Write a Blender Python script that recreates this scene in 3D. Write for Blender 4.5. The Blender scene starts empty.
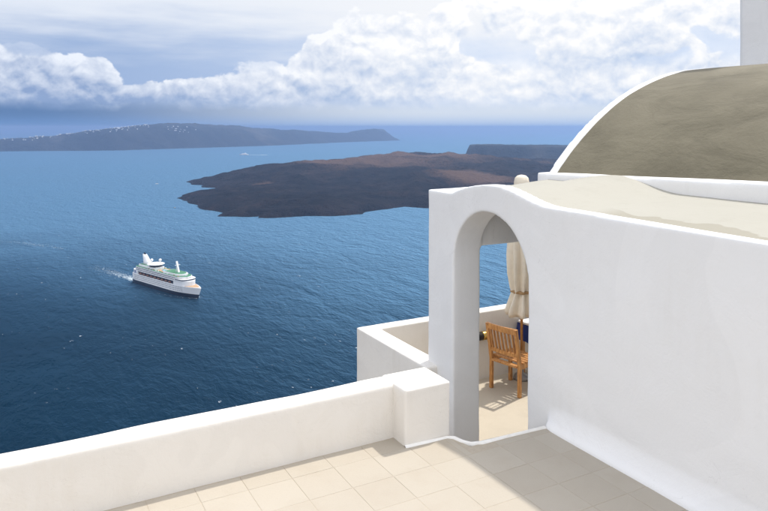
import bpy, bmesh, math, random
import numpy as np
from mathutils import Vector, Matrix, noise

sc = bpy.context.scene
R = math.radians
# ------------------------------------------------------------------ camera
# world axes follow the house: x = along the parapet, y = along the long wall, z = 0 on the upper terrace
EYE = 2.5
SEA_Z = -277.5
HEAD = R(28.8)
cam_d = bpy.data.cameras.new('camera')
cam = bpy.data.objects.new('camera', cam_d)
sc.collection.objects.link(cam)
cam.location = (0, 0, EYE)
cam.rotation_euler = (R(90), 0, -HEAD)
cam_d.sensor_width = 36
cam_d.lens = 36 * 680 / 768
cam_d.shift_y = -128.5 / 768
cam_d.clip_start = 0.05
cam_d.clip_end = 200000
sc.camera = cam

# ------------------------------------------------------------------ sun
SUN_EL = R(61)
SUN_AZ = R(16)             # measured from +x towards +y
sd = Vector((math.cos(SUN_AZ) * math.cos(SUN_EL), math.sin(SUN_AZ) * math.cos(SUN_EL), math.sin(SUN_EL)))
sun_d = bpy.data.lights.new('sun', 'SUN')
sun_d.energy = 2.5
sun_d.angle = R(1.5)
sun_d.color = (1.0, 0.955, 0.88)
sun = bpy.data.objects.new('sun', sun_d)
sc.collection.objects.link(sun)
sun.rotation_euler = (-sd).to_track_quat('-Z', 'Y').to_euler()

# ------------------------------------------------------------------ view
vs = sc.view_settings
vs.view_transform = 'Standard'
vs.look = 'None'
vs.exposure = 0.5
vs.gamma = 1.0
vs.use_curve_mapping = False
sc.cycles.max_bounces = 10
sc.cycles.diffuse_bounces = 6
sc.cycles.volume_bounces = 1
sc.cycles.sample_clamp_indirect = 8.0

# ------------------------------------------------------------------ node helpers
class NT:
    """small wrapper: build node graphs with expressions"""
    def __init__(self, tree):
        self.t = tree
        self.n = tree.nodes
        self.l = tree.links
    def node(self, typ, **kw):
        nd = self.n.new(typ)
        for k, v in kw.items():
            setattr(nd, k, v)
        return nd
    def put(self, sock, val):
        if isinstance(val, bpy.types.NodeSocket):
            self.l.new(val, sock)
        elif val is not None:
            if isinstance(val, (tuple, list)) and len(val) == 3 and sock.type == 'RGBA':
                val = (*val, 1)
            sock.default_value = val
    def m(self, op, a, b=None, c=None, clamp=False):
        nd = self.node('ShaderNodeMath', operation=op, use_clamp=clamp)
        for i, v in enumerate((a, b, c)):
            if v is not None:
                self.put(nd.inputs[i], v)
        return nd.outputs[0]
    def add(self, a, b): return self.m('ADD', a, b)
    def sub(self, a, b): return self.m('SUBTRACT', a, b)
    def mul(self, a, b): return self.m('MULTIPLY', a, b)
    def div(self, a, b): return self.m('DIVIDE', a, b)
    def smooth(self, x, lo, hi, a=0.0, b=1.0):
        nd = self.node('ShaderNodeMapRange', interpolation_type='SMOOTHSTEP')
        self.put(nd.inputs['Value'], x)
        self.put(nd.inputs['From Min'], lo); self.put(nd.inputs['From Max'], hi)
        self.put(nd.inputs['To Min'], a); self.put(nd.inputs['To Max'], b)
        return nd.outputs[0]
    def vec(self, op, a, b=None, scale=None):
        nd = self.node('ShaderNodeVectorMath', operation=op)
        self.put(nd.inputs[0], a)
        if b is not None: self.put(nd.inputs[1], b)
        if scale is not None: self.put(nd.inputs['Scale'], scale)
        return nd.outputs[0]
    def noise(self, v, scale, detail=4, rough=.55, dist=0.0):
        nd = self.node('ShaderNodeTexNoise')
        self.put(nd.inputs['Vector'], v)
        nd.inputs['Scale'].default_value = scale
        nd.inputs['Detail'].default_value = detail
        nd.inputs['Roughness'].default_value = rough
        nd.inputs['Distortion'].default_value = dist
        return nd.outputs[0]
    def voro(self, v, scale, detail=0, rough=.5, smooth=.6):
        nd = self.node('ShaderNodeTexVoronoi', feature='F1')
        self.put(nd.inputs['Vector'], v)
        nd.inputs['Scale'].default_value = scale
        nd.inputs['Detail'].default_value = detail
        nd.inputs['Roughness'].default_value = rough
        nd.normalize = True
        return nd.outputs['Distance']
    def mix(self, f, a, b):
        nd = self.node('ShaderNodeMix', data_type='RGBA')
        self.put(nd.inputs[0], f); self.put(nd.inputs[6], a); self.put(nd.inputs[7], b)
        return nd.outputs[2]
    def bump(self, h, strength, dist, normal=None):
        nd = self.node('ShaderNodeBump')
        self.put(nd.inputs['Height'], h)
        nd.inputs['Strength'].default_value = strength
        nd.inputs['Distance'].default_value = dist
        if normal is not None: self.put(nd.inputs['Normal'], normal)
        return nd.outputs[0]

# ------------------------------------------------------------------ world
world = bpy.data.worlds.new('World')
sc.world = world
world.use_nodes = True
w = NT(world.node_tree)
w.n.clear()
out = w.node('ShaderNodeOutputWorld')
bg = w.node('ShaderNodeBackground')
SKY_S = 0.13
bg.inputs['Strength'].default_value = SKY_S
w.l.new(bg.outputs[0], out.inputs[0])
sky = w.node('ShaderNodeTexSky', sky_type='NISHITA')
sky.sun_disc = False
sky.sun_elevation = SUN_EL
sky.sun_rotation = R(90) - SUN_AZ
sky.altitude = 280
sky.air_density = 1.0
sky.dust_density = 1.2
tc = w.node('ShaderNodeTexCoord')
dirv = tc.outputs['Generated']
sep = w.node('ShaderNodeSeparateXYZ')
w.l.new(dirv, sep.inputs[0])
dx, dy, dz = sep.outputs
hor = w.m('SQRT', w.add(w.mul(dx, dx), w.mul(dy, dy)))
el = w.div(dz, w.m('MAXIMUM', hor, 1e-4))              # tan of elevation
az = w.m('ARCTAN2', dx, dy)                            # compass bearing of the ray
az01 = w.div(w.add(w.m('WRAP', w.sub(az, HEAD), math.pi, -math.pi), math.pi), 2 * math.pi)
# how high the cumulus bank stands along the horizon
fc = w.node('ShaderNodeFloatCurve')
w.put(fc.inputs['Value'], az01)
prof = [(-180, .16), (-90, .15), (-50, .11), (-36, .095), (-29.4, .092), (-27.5, .098), (-25.8, .085), (-24.2, .100),
        (-22.9, .104), (-21.6, .080), (-20.0, .066), (-17.0, .064), (-13.5, .071), (-11.1, .088), (-9.3, .092), (-7.1, .112),
        (-5.0, .132), (-3.3, .155), (-1.0, .165), (2, .168), (6, .185), (10, .20), (18, .22), (30, .22), (60, .20), (110, .17), (180, .16)]
cv = fc.mapping.curves[0]
pts = [((a + 180) / 360, z * 4) for a, z in prof]
while len(cv.points) < len(pts):
    cv.points.new(.5, .5)
for p, (a, b) in zip(cv.points, pts):
    p.location = (a, b)
fc.mapping.update()
top = w.div(fc.outputs[0], 4)
q = w.node('ShaderNodeMapping')
w.l.new(dirv, q.inputs[0])
q.inputs['Scale'].default_value = (1, 1, 1.35)
P0 = q.outputs[0]
warp = w.node('ShaderNodeTexNoise'); w.put(warp.inputs[0], P0); warp.inputs['Scale'].default_value = 14; warp.inputs['Detail'].default_value = 3
P1 = w.vec('ADD', P0, w.vec('SCALE', w.vec('SUBTRACT', warp.outputs['Color'], (.5, .5, .5)), scale=.035))
def puff(v, d=3):
    a = w.voro(v, 10.5, d, .5)
    n = w.noise(v, 40, d + 3, .62)
    return w.sub(1.0, w.add(w.mul(a, .85), w.mul(w.sub(.5, n), .24)))
# light comes from the sun's side: upper right
ldir = Vector((sd.x * .75, sd.y * .75, .85)).normalized()
f0 = puff(P1)
f1 = puff(w.vec('ADD', P1, tuple(ldir * .013)), 2)
body = w.sub(w.add(top, w.mul(w.sub(f0, .72), .16)), el)       # > 0 inside the bank
gapn = w.noise(P1, 5.5, 4, .55)
hole = w.mul(w.smooth(w.add(gapn, w.mul(w.sub(f0, .72), .35)), .455, .425), w.smooth(el, .07, .11))     # rifts between the towers
dens = w.mul(w.smooth(body, -.001, .0065), w.sub(1.0, w.mul(hole, .8)))
nb = w.noise(P0, 30, 3)
baseh = w.add(.022, w.mul(w.sub(nb, .5), .03))
dens = w.mul(dens, w.smooth(el, baseh, w.add(baseh, .022)))
relief = w.mul(w.sub(f0, f1), 2.8)
right = w.m('MAXIMUM', w.smooth(az01, .425, .53), w.smooth(az01, .40, .22))                                # brighter towards the sun, and raised again out of view behind
hgt = w.smooth(el, .02, w.m('MAXIMUM', top, .06))
lit = w.add(w.add(w.mul(hgt, .42), w.mul(relief, 1.25)), w.add(.20, w.mul(right, .25)))
big = w.noise(P0, 6.5, 2)
lit = w.add(lit, w.mul(w.sub(big, .5), .5))
lit = w.m('MULTIPLY_ADD', lit, 1.3, -.16, clamp=True)
c_shade = w.mix(right, (.20, .28, .45), (.38, .46, .60))
c_lit = w.mix(right, (.62, .655, .72), (.74, .735, .73))
c_cloud = w.mix(lit, c_shade, c_lit)
# high veil of stratus behind the bank, streaked along the horizon
q2 = w.node('ShaderNodeMapping'); w.l.new(dirv, q2.inputs[0]); q2.inputs['Scale'].default_value = (1, 1, 7)
st = w.noise(q2.outputs[0], 3.2, 5, .55)
st2 = w.noise(q2.outputs[0], 9, 4, .55)
veil = w.smooth(w.add(el, w.add(w.mul(w.sub(st, .5), .16), w.mul(w.sub(st2, .5), .05))), .075, .185)
c_gap = w.mix(right, (.24, .33, .51), (.46, .54, .68))
c_veil = w.mix(right, (.56, .60, .67), (.66, .67, .69))
c_back = w.mix(veil, c_gap, c_veil)
# under the bank: slate rain haze on one side, pale clear air on the other
c_low = w.mix(w.m('MAXIMUM', w.smooth(az01, .42, .515), w.smooth(az01, .40, .22)), (.085, .160, .31), (.50, .55, .62))
c_hor = w.mix(w.m('MAXIMUM', w.smooth(az01, .42, .515), w.smooth(az01, .40, .22)), (.10, .20, .40), (.35, .45, .62))
c_low = w.mix(w.smooth(el, -.002, .022), c_hor, c_low)
c_back = w.mix(w.smooth(w.add(el, w.mul(w.sub(st2, .5), .02)), .02, .05), c_low, c_back)
# overhead the layer breaks up and the clear sky shows
cover = w.smooth(w.noise(dirv, 2.6, 7, .6), .38, .60)
high = w.smooth(el, .22, .75)
clear = w.vec('SCALE', sky.outputs[0], scale=1.0)
c_high = w.mix(w.mul(w.m('MAXIMUM', cover, w.sub(1.0, right)), .80), clear, w.vec('SCALE', w.mix(right, (.26, .33, .48), (2.40, 2.38, 2.40)), scale=1 / SKY_S))  # unseen cloud brightened to fill the shaded wall, darkened left to dim the sea
c_view = w.vec('SCALE', w.mix(dens, c_back, c_cloud), scale=1 / SKY_S)
c_all = w.mix(high, c_view, c_high)
low = w.smooth(el, -.06, 0.0)
w.put(bg.inputs['Color'], w.mix(low, (.45 / SKY_S * .6, .55 / SKY_S * .6, .75 / SKY_S * .6), c_all))

# ------------------------------------------------------------------ object helpers
COL = sc.collection
def tag(o, label=None, cat=None, group=None, kind=None):
    if label: o['label'] = label
    if cat: o['category'] = cat
    if group: o['group'] = group
    if kind: o['kind'] = kind
    return o
def empty(name, loc=(0, 0, 0), rz=0.0):
    o = bpy.data.objects.new(name, None)
    o.empty_display_size = .2
    COL.objects.link(o)
    o.location = loc
    o.rotation_euler = (0, 0, rz)
    return o
def mesh_obj(name, verts, faces, mat, parent=None, smooth=False):
    me = bpy.data.meshes.new(name)
    me.from_pydata([tuple(v) for v in verts], [], faces)
    bm = bmesh.new(); bm.from_mesh(me)
    bmesh.ops.recalc_face_normals(bm, faces=bm.faces)
    bm.to_mesh(me); bm.free()
    return link(name, me, mat, parent, smooth)
def link(name, me, mat, parent=None, smooth=False):
    if mat is not None and not me.materials:
        me.materials.append(mat)
    if smooth:
        me.shade_smooth()
    o = bpy.data.objects.new(name, me)
    COL.objects.link(o)
    if parent is not None:
        o.parent = parent
    return o
def bm_obj(name, bm, mat, parent=None, smooth=False):
    me = bpy.data.meshes.new(name)
    bmesh.ops.recalc_face_normals(bm, faces=bm.faces)
    bm.to_mesh(me); bm.free()
    return link(name, me, mat, parent, smooth)
def bm_box(bm, x0, x1, y0, y1, z0, z1, mtx=None, bevel=0.0, seg=2):
    vs_ = [bm.verts.new((x, y, z)) for z in (z0, z1) for y in (y0, y1) for x in (x0, x1)]
    if mtx is not None:
        for v in vs_: v.co = mtx @ v.co
    fs = [bm.faces.new([vs_[i] for i in f]) for f in ((0, 2, 3, 1), (4, 5, 7, 6), (0, 1, 5, 4), (2, 6, 7, 3), (0, 4, 6, 2), (1, 3, 7, 5))]
    if bevel:
        es = list({e for f in fs for e in f.edges})
        bmesh.ops.bevel(bm, geom=es, offset=bevel, segments=seg, affect='EDGES', profile=.5)
def bm_beam(bm, a, b, wx, wy, up=(0, 0, 1), bevel=0.0):
    a = Vector(a); b = Vector(b)
    z = (b - a); L = z.length; z.normalize()
    upv = Vector(up)
    if abs(z.dot(upv)) > .95: upv = Vector((1, 0, 0))
    x = upv.cross(z).normalized(); y = z.cross(x)
    m = Matrix((x, y, z)).transposed().to_4x4(); m.translation = a
    bm_box(bm, -wx / 2, wx / 2, -wy / 2, wy / 2, 0, L, m, bevel, 1)
def bm_lathe(bm, prof_, n=24, mtx=None, wob=None):
    rings = []
    for k, (r, z) in enumerate(prof_):
        ring = []
        for i in range(n):
            t = 2 * math.pi * i / n
            rr = r if wob is None else r * wob(t, z)
            co = Vector((rr * math.cos(t), rr * math.sin(t), z))
            ring.append(bm.verts.new(mtx @ co if mtx is not None else co))
        rings.append(ring)
    for a, b in zip(rings, rings[1:]):
        for i in range(n):
            bm.faces.new((a[i], a[(i + 1) % n], b[(i + 1) % n], b[i]))
    bm.faces.new(rings[0][::-1]); bm.faces.new(rings[-1])
def solid_box(x0, x1, y0, y1, z0, z1):
    v = [(x, y, z) for z in (z0, z1) for y in (y0, y1) for x in (x0, x1)]
    return v, [(0, 2, 3, 1), (4, 5, 7, 6), (0, 1, 5, 4), (2, 6, 7, 3), (0, 4, 6, 2), (1, 3, 7, 5)]
def solid_prism(poly, axis, a, b):
    """poly in the two other axes, extruded from a to b along axis"""
    def mk(p, q):
        return (q, p[0], p[1]) if axis == 'x' else ((p[0], q, p[1]) if axis == 'y' else (p[0], p[1], q))
    n = len(poly)
    v = [mk(p, a) for p in poly] + [mk(p, b) for p in poly]
    f = [tuple(range(n))[::-1], tuple(range(n, 2 * n))] + [(i, (i + 1) % n, n + (i + 1) % n, n + i) for i in range(n)]
    return v, f
def plaster(name, solids, mat, parent=None, voxel=.02, it=6, wobble=.006, wscale=.55):
    """hand trowelled masonry: solids merged, edges rounded by hand, surface never quite straight"""
    V, F = [], []
    for v, f in solids:
        o = len(V); V += v; F += [tuple(i + o for i in g) for g in f]
    me = bpy.data.meshes.new('tmp'); me.from_pydata(V, [], F)
    bm = bmesh.new(); bm.from_mesh(me)
    bmesh.ops.recalc_face_normals(bm, faces=bm.faces)
    bmesh.ops.triangulate(bm, faces=[f for f in bm.faces if len(f.verts) > 4])
    bm.to_mesh(me); bm.free()
    ob = bpy.data.objects.new('tmp', me); COL.objects.link(ob)
    md = ob.modifiers.new('r', 'REMESH'); md.mode = 'VOXEL'; md.voxel_size = voxel
    md = ob.modifiers.new('s', 'SMOOTH'); md.factor = .5; md.iterations = it
    dg = bpy.context.evaluated_depsgraph_get()
    res = bpy.data.meshes.new_from_object(ob.evaluated_get(dg))
    bpy.data.objects.remove(ob); bpy.data.meshes.remove(me)
    n = len(res.vertices)
    co = np.empty(n * 3, dtype=np.float32); res.vertices.foreach_get('co', co); co = co.reshape(-1, 3)
    no = np.empty(n * 3, dtype=np.float32); res.vertices.foreach_get('normal', no); no = no.reshape(-1, 3)
    def wave(f, s):
        r = np.random.RandomState(s); acc = np.zeros(n)
        for _ in range(7):
            k = r.randn(3); k *= f / np.linalg.norm(k) * (.6 + .8 * r.rand())
            acc += np.sin(co @ k + r.rand() * 6.28)
        return acc / 4
    co = co + no * ((wave(3.2 / wscale, 3) * wobble * .6 + wave(9 / wscale, 5) * wobble * .25)[:, None])
    res.vertices.foreach_set('co', co.astype(np.float32).ravel())
    res.update()
    res.name = name
    res.materials.clear()
    return link(name, res, mat, parent, True)
def copy_tree(o, parent=None):
    c = o.copy(); COL.objects.link(c); c.parent = parent
    for ch in list(o.children): copy_tree(ch, c)
    return c

# ------------------------------------------------------------------ materials
def material(name):
    m = bpy.data.materials.new(name); m.use_nodes = True
    t = NT(m.node_tree); t.n.clear()
    o = t.node('ShaderNodeOutputMaterial'); b = t.node('ShaderNodeBsdfPrincipled')
    t.l.new(b.outputs[0], o.inputs[0])
    return m, t, b
def simple(name, col, rough=.6, metal=0.0, var=.12, scale=8.0, bump=0.0):
    m, t, b = material(name)
    g = t.node('ShaderNodeNewGeometry').outputs['Position'] if False else t.node('ShaderNodeTexCoord').outputs['Object']
    n = t.noise(g, scale, 4)
    c0 = tuple(max(0, c * (1 - var)) for c in col); c1 = tuple(min(1, c * (1 + var)) for c in col)
    t.put(b.inputs['Base Color'], t.mix(n, c0, c1))
    b.inputs['Roughness'].default_value = rough
    b.inputs['Metallic'].default_value = metal
    if bump:
        t.put(b.inputs['Normal'], t.bump(n, .5, bump))
    return m
def plaster_mat(name, col, dirt, amount=.5, fine=.0016):
    m, t, b = material(name)
    p = t.node('ShaderNodeTexCoord').outputs['Object']
    n1 = t.noise(p, 1.3, 6, .6)
    n2 = t.noise(p, 11, 5, .6)
    st_ = t.node('ShaderNodeMapping'); t.l.new(p, st_.inputs[0]); st_.inputs['Scale'].default_value = (5, 5, .7)
    n3 = t.noise(st_.outputs[0], 2.2, 5, .6)                 # faint runs of rain
    f = t.mul(t.m('MULTIPLY', t.smooth(n1, .40, .78), t.smooth(n3, .30, .75)), amount)
    f = t.add(f, t.mul(t.sub(n2, .45), .22 * amount))
    f = t.m('MAXIMUM', t.m('MINIMUM', f, 1.0), 0.0)
    # repainted patches, each coat a little different
    rep = t.smooth(t.noise(p, .85, 2, .5, 1.2), .50, .53)
    base = t.mix(t.mul(rep, .5), col, tuple(v * .955 for v in col))
    crk = t.smooth(t.m('ABSOLUTE', t.sub(t.noise(p, 1.7, 4, .6, 1.6), .5)), 0.0, .0022, 1, 0)
    crk = t.mul(crk, t.smooth(t.noise(p, .6, 2), .52, .62))
    base = t.mix(t.mul(crk, .28), base, tuple(v * .55 for v in dirt))
    t.put(b.inputs['Base Color'], t.mix(f, base, dirt))
    b.inputs['Roughness'].default_value = .88
    b.inputs['Specular IOR Level'].default_value = .25
    h = t.add(t.mul(t.noise(p, 4.5, 4, .6, .8), 1.3), t.add(t.mul(t.noise(p, 42, 4), .22), t.mul(t.noise(p, 170, 2), .06)))
    t.put(b.inputs['Normal'], t.bump(h, .55, fine * 5))
    return m
M = {}
M['white'] = plaster_mat('white_plaster', (.80, .79, .775), (.66, .63, .58), .22)
M['lowwhite'] = plaster_mat('parapet_plaster', (.75, .715, .66), (.60, .54, .45), .40)
M['nosing'] = plaster_mat('worn_white_paint', (.78, .765, .73), (.5, .45, .38), .5)
M['concrete'] = plaster_mat('cream_screed', (.52, .46, .365), (.40, .34, .26), .5)

def roof_mat():
    m, t, b = material('cream_roof_coating')
    p = t.node('ShaderNodeTexCoord').outputs['Object']
    n1 = t.noise(p, .9, 6, .6); n2 = t.noise(p, 5, 6, .65)
    c = t.mix(n1, (.315, .30, .25), (.36, .345, .295))
    c = t.mix(t.mul(t.smooth(n2, .5, .75), .35), c, (.285, .27, .22))
    # dirt that rain has washed against the rim and left there
    s = t.node('ShaderNodeSeparateXYZ'); t.l.new(p, s.inputs[0])
    mp = t.node('ShaderNodeMapping'); t.l.new(p, mp.inputs[0]); mp.inputs['Scale'].default_value = (1, 1.1, 1)
    edge = t.add(4.50, t.add(t.mul(t.sub(t.noise(mp.outputs[0], 1.15, 3), .5), .8), t.mul(t.sub(n2, .5), .06)))
    st_ = t.mul(t.smooth(t.sub(edge, s.outputs[0]), -.008, .012), t.smooth(s.outputs[1], 4.3, 3.9))
    c = t.mix(t.mul(st_, .65), c, (.235, .215, .16))
    t.put(b.inputs['Base Color'], c)
    b.inputs['Roughness'].default_value = .8
    t.put(b.inputs['Normal'], t.bump(t.add(n2, t.mul(t.noise(p, 40, 3), .2)), .4, .01))
    return m
M['roof'] = roof_mat()

def vault_mat():
    m, t, b = material('bare_cement_render')
    p = t.node('ShaderNodeTexCoord').outputs['Object']
    mp = t.node('ShaderNodeMapping'); t.l.new(p, mp.inputs[0])
    mp.inputs['Rotation'].default_value = (R(18), R(8), R(12)); mp.inputs['Scale'].default_value = (1, .6, 1.3)
    n1 = t.noise(mp.outputs[0], 1.5, 8, .62, .6)             # trowel sweeps
    n2 = t.noise(p, .7, 5, .6)
    n3 = t.noise(p, 26, 5, .6)
    c = t.mix(t.smooth(n1, .22, .80), (.092, .080, .049), (.160, .141, .094))
    c = t.mix(t.mul(t.smooth(n2, .42, .72), .55), c, (.190, .168, .112))
    c = t.mix(t.mul(t.smooth(n3, .5, .8), .12), c, (.080, .069, .047))
    ed = t.node('ShaderNodeTexNoise'); t.put(ed.inputs[0], mp.outputs[0]); ed.inputs['Scale'].default_value = 1.1; ed.inputs['Detail'].default_value = 3; ed.inputs['Distortion'].default_value = 1.3
    line = t.smooth(t.m('ABSOLUTE', t.sub(ed.outputs[0], .5)), .0, .012, 1, 0)
    c = t.mix(t.mul(line, .13), c, (.065, .056, .038))
    t.put(b.inputs['Base Color'], c)
    b.inputs['Roughness'].default_value = .85
    t.put(b.inputs['Normal'], t.bump(t.add(t.mul(n1, 1.3), t.mul(n3, .25)), .6, .03))
    return m
M['vault'] = vault_mat()

def tile_mat():
    m, t, b = material('cream_stone_tile')
    p = t.node('ShaderNodeNewGeometry').outputs['Position']
    oi = t.node('ShaderNodeObjectInfo').outputs['Random']
    n1 = t.noise(p, 3.0, 5, .6); n2 = t.noise(p, 60, 4, .6)
    c = t.mix(oi, (.392, .348, .284), (.412, .370, .306))
    c = t.mix(t.mul(t.smooth(n1, .45, .75), .4), c, (.365, .315, .248))
    c = t.mix(t.mul(t.smooth(n2, .5, .8), .22), c, (.345, .30, .237))
    t.put(b.inputs['Base Color'], c)
    b.inputs['Roughness'].default_value = .62
    b.inputs['Specular IOR Level'].default_value = .3
    t.put(b.inputs['Normal'], t.bump(t.add(n2, t.mul(n1, .8)), .3, .004))
    return m
M['tile'] = tile_mat()
M['mortar'] = simple('mortar', (.39, .34, .27), .9, 0, .15, 25)

def wood_mat():
    m, t, b = material('oiled_teak')
    p = t.node('ShaderNodeTexCoord').outputs['Object']
    mp = t.node('ShaderNodeMapping'); t.l.new(p, mp.inputs[0]); mp.inputs['Scale'].default_value = (14, 14, 3)
    n = t.noise(mp.outputs[0], 3, 6, .6, .5)
    t.put(b.inputs['Base Color'], t.mix(t.smooth(n, .3, .7), (.33, .135, .035), (.58, .29, .095)))
    b.inputs['Roughness'].default_value = .42
    t.put(b.inputs['Normal'], t.bump(n, .3, .002))
    return m
M['wood'] = wood_mat()
M['canvas'] = simple('cream_canvas', (.74, .66, .53), .9, 0, .10, 18, .004)
M['strap'] = simple('tan_strap', (.36, .22, .10), .8)
M['blue'] = simple('blue_cloth', (.012, .03, .16), .85, 0, .2, 20, .004)
M['metal'] = simple('grey_metal', (.35, .35, .35), .4, .8)
M['brass'] = simple('brass', (.62, .42, .12), .28, 1.0)
M['black'] = simple('black_enamel', (.012, .012, .013), .35)
M['glass'] = simple('frosted_glass', (.7, .7, .66), .25)

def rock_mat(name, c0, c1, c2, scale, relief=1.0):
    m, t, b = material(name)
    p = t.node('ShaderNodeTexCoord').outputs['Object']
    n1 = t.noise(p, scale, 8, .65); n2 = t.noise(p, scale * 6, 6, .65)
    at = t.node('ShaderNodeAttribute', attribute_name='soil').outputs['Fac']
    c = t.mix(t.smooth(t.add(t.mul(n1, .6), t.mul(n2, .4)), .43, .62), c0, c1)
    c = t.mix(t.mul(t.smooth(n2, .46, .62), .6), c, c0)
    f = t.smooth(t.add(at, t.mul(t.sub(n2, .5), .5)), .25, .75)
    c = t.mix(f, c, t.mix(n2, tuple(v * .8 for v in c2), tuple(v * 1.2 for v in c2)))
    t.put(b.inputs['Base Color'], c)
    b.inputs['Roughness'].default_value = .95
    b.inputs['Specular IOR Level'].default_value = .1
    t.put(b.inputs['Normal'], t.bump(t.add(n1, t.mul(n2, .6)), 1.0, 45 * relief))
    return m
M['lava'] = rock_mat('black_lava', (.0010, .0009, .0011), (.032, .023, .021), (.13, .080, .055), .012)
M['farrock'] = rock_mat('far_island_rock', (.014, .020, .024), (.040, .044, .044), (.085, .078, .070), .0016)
M['cliff'] = rock_mat('cliff_rock', (.10, .075, .055), (.22, .17, .12), (.25, .2, .14), .05, .05)

# ------------------------------------------------------------------ far things are laid out from the terrace's own heading
ch, sh = math.cos(HEAD), math.sin(HEAD)
def far(X, D):
    """metres to the right of and ahead of the terrace, along its view out to sea"""
    return (ch * X + sh * D, -sh * X + ch * D)

# ------------------------------------------------------------------ sea
def sea_mat():
    m = bpy.data.materials.new('deep_sea_water'); m.use_nodes = True
    t = NT(m.node_tree); t.n.clear()
    o = t.node('ShaderNodeOutputMaterial')
    p = t.node('ShaderNodeTexCoord').outputs['Object']
    mp = t.node('ShaderNodeMapping'); t.l.new(p, mp.inputs[0])
    mp.inputs['Rotation'].default_value = (0, 0, R(20)); mp.inputs['Scale'].default_value = (1, .45, 1)
    P = mp.outputs[0]
    w1 = t.noise(P, .022, 3, .55, .6)
    w2 = t.noise(P, .095, 4, .6, .5)
    w3 = t.noise(P, .30, 3, .6)
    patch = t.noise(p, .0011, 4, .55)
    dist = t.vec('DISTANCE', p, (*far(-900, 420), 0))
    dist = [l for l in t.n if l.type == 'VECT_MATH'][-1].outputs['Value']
    breeze_sheen = t.smooth(t.add(dist, t.mul(t.sub(patch, .5), 900)), 480, 1450)  # rougher water zone; sun glitter also painted in as stronger reflection
    h = t.mul(t.add(t.mul(w1, 5.0), t.add(t.mul(w2, 2.6), t.mul(w3, .55))), t.add(.8, t.mul(breeze_sheen, .5)))
    nrm = t.bump(h, 1.0, 1.0)
    deep = t.mix(t.smooth(patch, .35, .65), (.0003, .0065, .0145), (.0006, .012, .025))
    cap_glint = t.mul(t.smooth(t.noise(P, .15, 5, .7), .655, .70), t.smooth(t.add(t.noise(p, .006, 2), t.mul(breeze_sheen, .16)), .50, .66))  # whitecaps, with extra white specks painted as sun sparkle in the zone
    c = t.mix(t.mul(cap_glint, .8), deep, (.65, .70, .75))
    df = t.node('ShaderNodeBsdfDiffuse'); t.put(df.inputs['Color'], c)
    gl = t.node('ShaderNodeBsdfGlossy'); t.put(gl.inputs['Color'], (.36, .67, .96))
    t.put(gl.inputs['Roughness'], t.add(.24, t.mul(breeze_sheen, .32))); t.put(gl.inputs['Normal'], nrm)
    fr = t.node('ShaderNodeFresnel'); fr.inputs['IOR'].default_value = 1.333; t.put(fr.inputs['Normal'], nrm)
    mx = t.node('ShaderNodeMixShader')
    t.put(mx.inputs[0], t.mul(t.m('SMOOTH_MIN', fr.outputs[0], .36, .2), t.add(.36, t.mul(breeze_sheen, .60)))); t.l.new(df.outputs[0], mx.inputs[1]); t.l.new(gl.outputs[0], mx.inputs[2])  # reflection strength scaled by place: painted sheen, weaker in the calm corner
    t.l.new(mx.outputs[0], o.inputs[0])
    return m
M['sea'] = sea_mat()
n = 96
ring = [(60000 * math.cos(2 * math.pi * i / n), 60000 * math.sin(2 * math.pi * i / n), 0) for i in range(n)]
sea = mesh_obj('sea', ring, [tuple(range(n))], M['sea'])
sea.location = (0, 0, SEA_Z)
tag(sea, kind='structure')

# ------------------------------------------------------------------ terrain from a shoreline
def fbm(x, y, s, octv, seed, ridged=False):
    """vectorised value-noise fractal"""
    def vn(x, y, sd_):
        xi = np.floor(x).astype(np.int64); yi = np.floor(y).astype(np.int64)
        fx = x - xi; fy = y - yi
        fx = fx * fx * (3 - 2 * fx); fy = fy * fy * (3 - 2 * fy)
        def hsh(a, b):
            k = (a * 374761393 + b * 668265263 + sd_ * 144269) & 0x7fffffff
            k = ((k ^ (k >> 13)) * 1274126177) & 0x7fffffff
            return ((k ^ (k >> 16)) & 0xffff) / 65535.0
        return (hsh(xi, yi) * (1 - fx) + hsh(xi + 1, yi) * fx) * (1 - fy) + (hsh(xi, yi + 1) * (1 - fx) + hsh(xi + 1, yi + 1) * fx) * fy
    acc = np.zeros(np.shape(x), float); amp = 1.0; tot = 0.0
    for k in range(octv):
        v = vn(x / s + 17.3 * k, y / s - 9.1 * k, seed + k)
        if ridged: v = 1 - np.abs(2 * v - 1)
        acc += amp * v; tot += amp; amp *= .52; s *= .5
    return acc / tot
def shore_dist(poly, X, Y):
    px = np.array([p[0] for p in poly], float); py = np.array([p[1] for p in poly], float)
    inside = np.zeros(X.shape, bool); best = np.full(X.shape, 1e12)
    for i in range(len(poly)):
        j = (i + 1) % len(poly)
        ax, ay, bx, by = px[i], py[i], px[j], py[j]
        cond = ((ay > Y) != (by > Y)) & (X < (bx - ax) * (Y - ay) / (by - ay + 1e-9) + ax)
        inside ^= cond
        t_ = np.clip(((X - ax) * (bx - ax) + (Y - ay) * (by - ay)) / ((bx - ax) ** 2 + (by - ay) ** 2 + 1e-9), 0, 1)
        best = np.minimum(best, np.hypot(X - ax - t_ * (bx - ax), Y - ay - t_ * (by - ay)))
    return np.where(inside, best, -best)
def sst(x, a, b):
    t_ = np.clip((x - a) / (b - a), 0, 1); return t_ * t_ * (3 - 2 * t_)
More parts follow.
